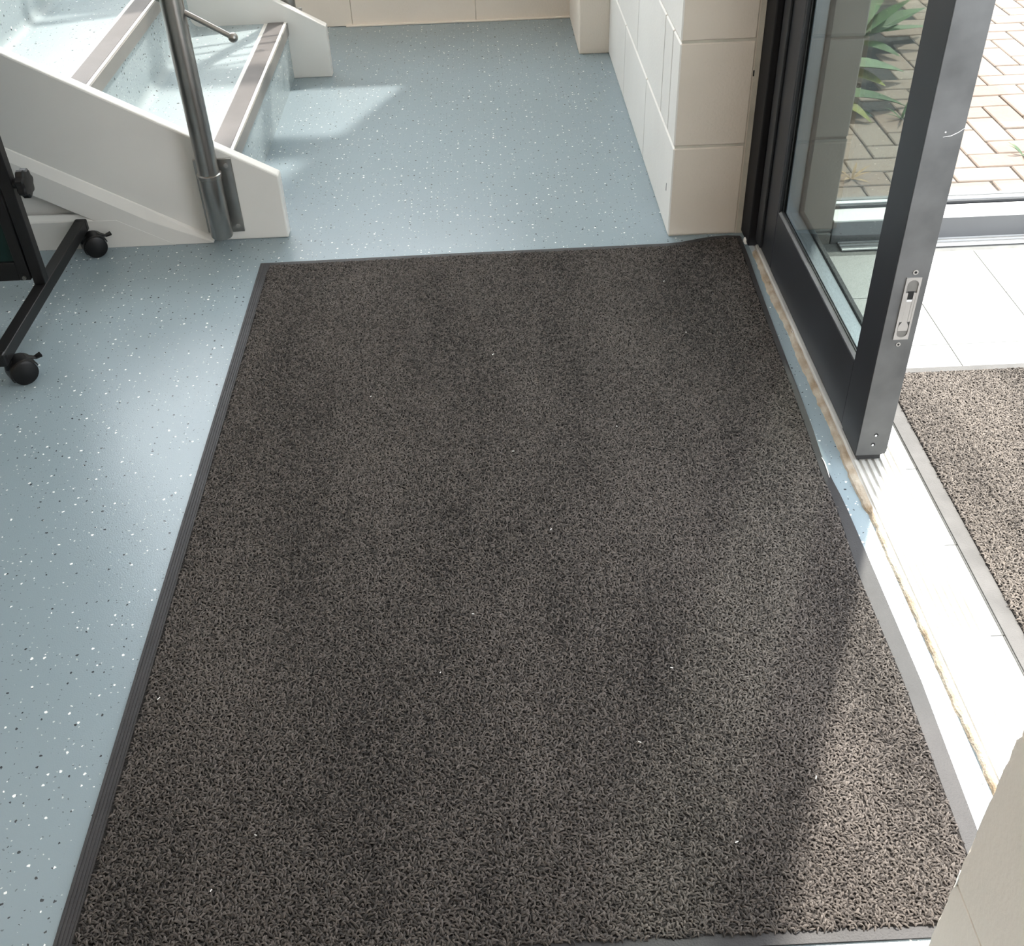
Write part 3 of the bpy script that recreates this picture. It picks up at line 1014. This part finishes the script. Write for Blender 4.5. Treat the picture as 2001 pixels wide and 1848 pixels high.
bp_ = [(-0.516, y) for y in ys[1:-1]] + [(x, lerp_poly(FAR, x) - 0.017) for x in np.linspace(-0.51, 0.57, 40)] + [(lerp_poly(RIGHT, y) - lerp_poly(BR, y), y) for y in np.linspace(2.26, NEAR + 0.012, 48)]
MB().prism(bp_, 'z', 0.0030, 0.0048).build('backing', 'mat_base', mt)
tufts('pile', mt, 'pile_inside', inside_main, -0.52, 0.59, NEAR, 2.3, 172000, 0.0036, 0.0080, 0.0025, 0.0045)

MB().tube([(0.558, 1.446, 0.0046), (0.5592, 1.430, 0.0052), (0.5583, 1.409, 0.0050), (0.557, 1.391, 0.0046)], [0.0006, 0.0011, 0.0010, 0.0005], 6).build('frayed_thread', 'chip_white', mt)
lint = MB()
for x, y in [(-0.244, 1.686), (-0.008, 1.814), (0.021, 1.497), (0.212, 1.557), (0.226, 0.987), (-0.324, 0.753), (-0.366, 0.682), (-0.053, 1.108), (0.075, 1.287), (-0.1, 0.998), (0.263, 0.712), (-0.492, 0.975), (0.374, 2.078), (0.388, 1.865), (0.381, 0.797), (0.165, 0.864)]:
    a = random.uniform(0, 3.1)
    l_ = random.uniform(0.0010, 0.0024)
    dx, dy = l_ * math.cos(a), l_ * math.sin(a)
    lint.tube([(x - dx, y - dy, 0.0088), (x + dx, y + dy, 0.0092)], 0.0007, 5)
lint.build('lint', 'chip_white', mt, kind='stuff')

pm = empty('porch_mat', (1.1, 1.1, 0), 'sunlit brown mat on the pale porch tiles outside the door', 'mat')
PX0, PX1, PY0, PY1 = 0.714, 1.55, 0.2, 1.709
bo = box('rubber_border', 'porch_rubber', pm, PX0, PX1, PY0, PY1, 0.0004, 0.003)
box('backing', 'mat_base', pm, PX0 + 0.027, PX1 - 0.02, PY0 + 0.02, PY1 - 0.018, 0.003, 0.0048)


def inside_porch(P):
    return (P[:, 0] > PX0 + 0.028) & (P[:, 1] < PY1 - 0.02)


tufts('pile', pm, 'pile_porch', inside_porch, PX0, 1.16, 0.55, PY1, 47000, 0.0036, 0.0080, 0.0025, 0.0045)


# ------------------------------------------------------------------ plants outside
def leaf(parent, base, az, length, width, lift, droop, mat, n=7):
    rings = []
    d = Vector((math.cos(az), math.sin(az), 0))
    sd = Vector((-d.y, d.x, 0))
    b = Vector(base)
    for k in range(n + 1):
        t = k / n
        p = b + d * (length * t) + Vector((0, 0, lift * t - droop * t * t))
        w = width * 0.5 * math.sin(math.pi * (0.06 + 0.92 * t) ** 0.8) + 0.0006
        rings.append([p - sd * w + Vector((0, 0, 0.12 * w)), p - Vector((0, 0, 0.25 * w)), p + sd * w + Vector((0, 0, 0.12 * w)), p - Vector((0, 0, 0.25 * w - 0.0012))])
    return MB().loft(rings).build('leaf', mat, parent, smooth=True)


def plant(name, label, cat, loc, leaves, group=None, stem=None):
    e = empty(name, loc, label, cat, group)
    if stem:
        MB().tube([loc, (loc[0] + stem[0], loc[1] + stem[1], loc[2] + stem[2])], [0.004, 0.002], 8).build('stem', 'dry_stem' if len(stem) > 3 else 'leaf_green', e, smooth=True)
    for (dz, az, ln, wd, lf, dp, mat) in leaves:
        leaf(e, (loc[0], loc[1], loc[2] + dz), math.radians(az), ln, wd, lf, dp, mat)
    return e


SZ = PZ - 0.006
plant('broadleaf_weed', 'broad green leaved weed beside the grey stub wall, lowest of the bed', 'plant', (1.20, 3.66, SZ),
      [(0.06, 2, 0.27, 0.085, 0.03, 0.08, 'leaf_green'), (0.03, 40, 0.18, 0.07, 0.05, 0.04, 'leaf_green'), (0.05, -50, 0.17, 0.05, 0.02, 0.06, 'leaf_yellow'), (0.05, 95, 0.16, 0.06, 0.05, 0.05, 'leaf_green'), (0.02, -20, 0.15, 0.06, 0.02, 0.04, 'leaf_green'), (0.04, 170, 0.15, 0.06, 0.04, 0.05, 'leaf_pale')], stem=(0, 0, 0.06))
plant('broadleaf_weed', 'yellowing weed with a pale leaf in the dark soil bed', 'plant', (1.31, 3.94, SZ),
      [(0.07, -4, 0.23, 0.105, 0.02, 0.05, 'leaf_pale'), (0.05, -35, 0.17, 0.085, 0.01, 0.04, 'leaf_yellow'), (0.07, 55, 0.20, 0.06, 0.06, 0.05, 'leaf_green'), (0.05, 140, 0.14, 0.06, 0.05, 0.05, 'leaf_green'), (0.06, 85, 0.20, 0.02, 0.10, 0.02, 'leaf_pale')], stem=(0, 0, 0.07))
plant('broadleaf_weed', 'tall weed with long upright leaves at the top of the soil bed', 'plant', (1.47, 4.30, SZ),
      [(0.04, 28, 0.36, 0.105, 0.12, 0.06, 'leaf_green'), (0.06, 0, 0.30, 0.06, 0.05, 0.03, 'leaf_pale'), (0.06, 50, 0.34, 0.06, 0.24, 0.04, 'leaf_pale'), (0.05, 75, 0.30, 0.06, 0.22, 0.05, 'leaf_green'), (0.04, 200, 0.2, 0.07, 0.08, 0.06, 'leaf_green'), (0.03, -50, 0.20, 0.07, 0.04, 0.05, 'leaf_green'), (0.05, 15, 0.22, 0.07, 0.16, 0.04, 'leaf_green')], stem=(0, 0, 0.08))


def tuft(loc, label, n, ln, mat, spread=1.0):
    random.seed(int(loc[0] * 1000))
    plant('grass_tuft', label, 'plant', loc, [(0.0, random.uniform(0, 360), ln * random.uniform(0.6, 1.1), 0.008, ln * random.uniform(0.4, 1.0), ln * 0.3, mat) for _ in range(n)], 'weeds between the paving bricks')


tuft((1.27, 2.86, PZ), 'small grass tuft between bricks, seen through the door glass near the sill', 9, 0.085, 'leaf_pale')
tuft((1.42, 3.56, PZ), 'green sprig between bricks behind the door stile', 7, 0.075, 'leaf_green')
tuft((1.70, 3.22, PZ), 'bright green sprig between bricks right beside the silver door edge', 5, 0.055, 'leaf_green')
tuft((2.02, 3.86, PZ), 'dry rusty weed between bricks beyond the open doorway', 8, 0.06, 'dry_stem')
tuft((1.99, 3.22, PZ), 'little green sprout between bricks at the picture right edge', 5, 0.05, 'leaf_green')
tuft((1.12, 3.10, PZ), 'dry brown weed between bricks beside the stub wall', 7, 0.07, 'dry_stem')
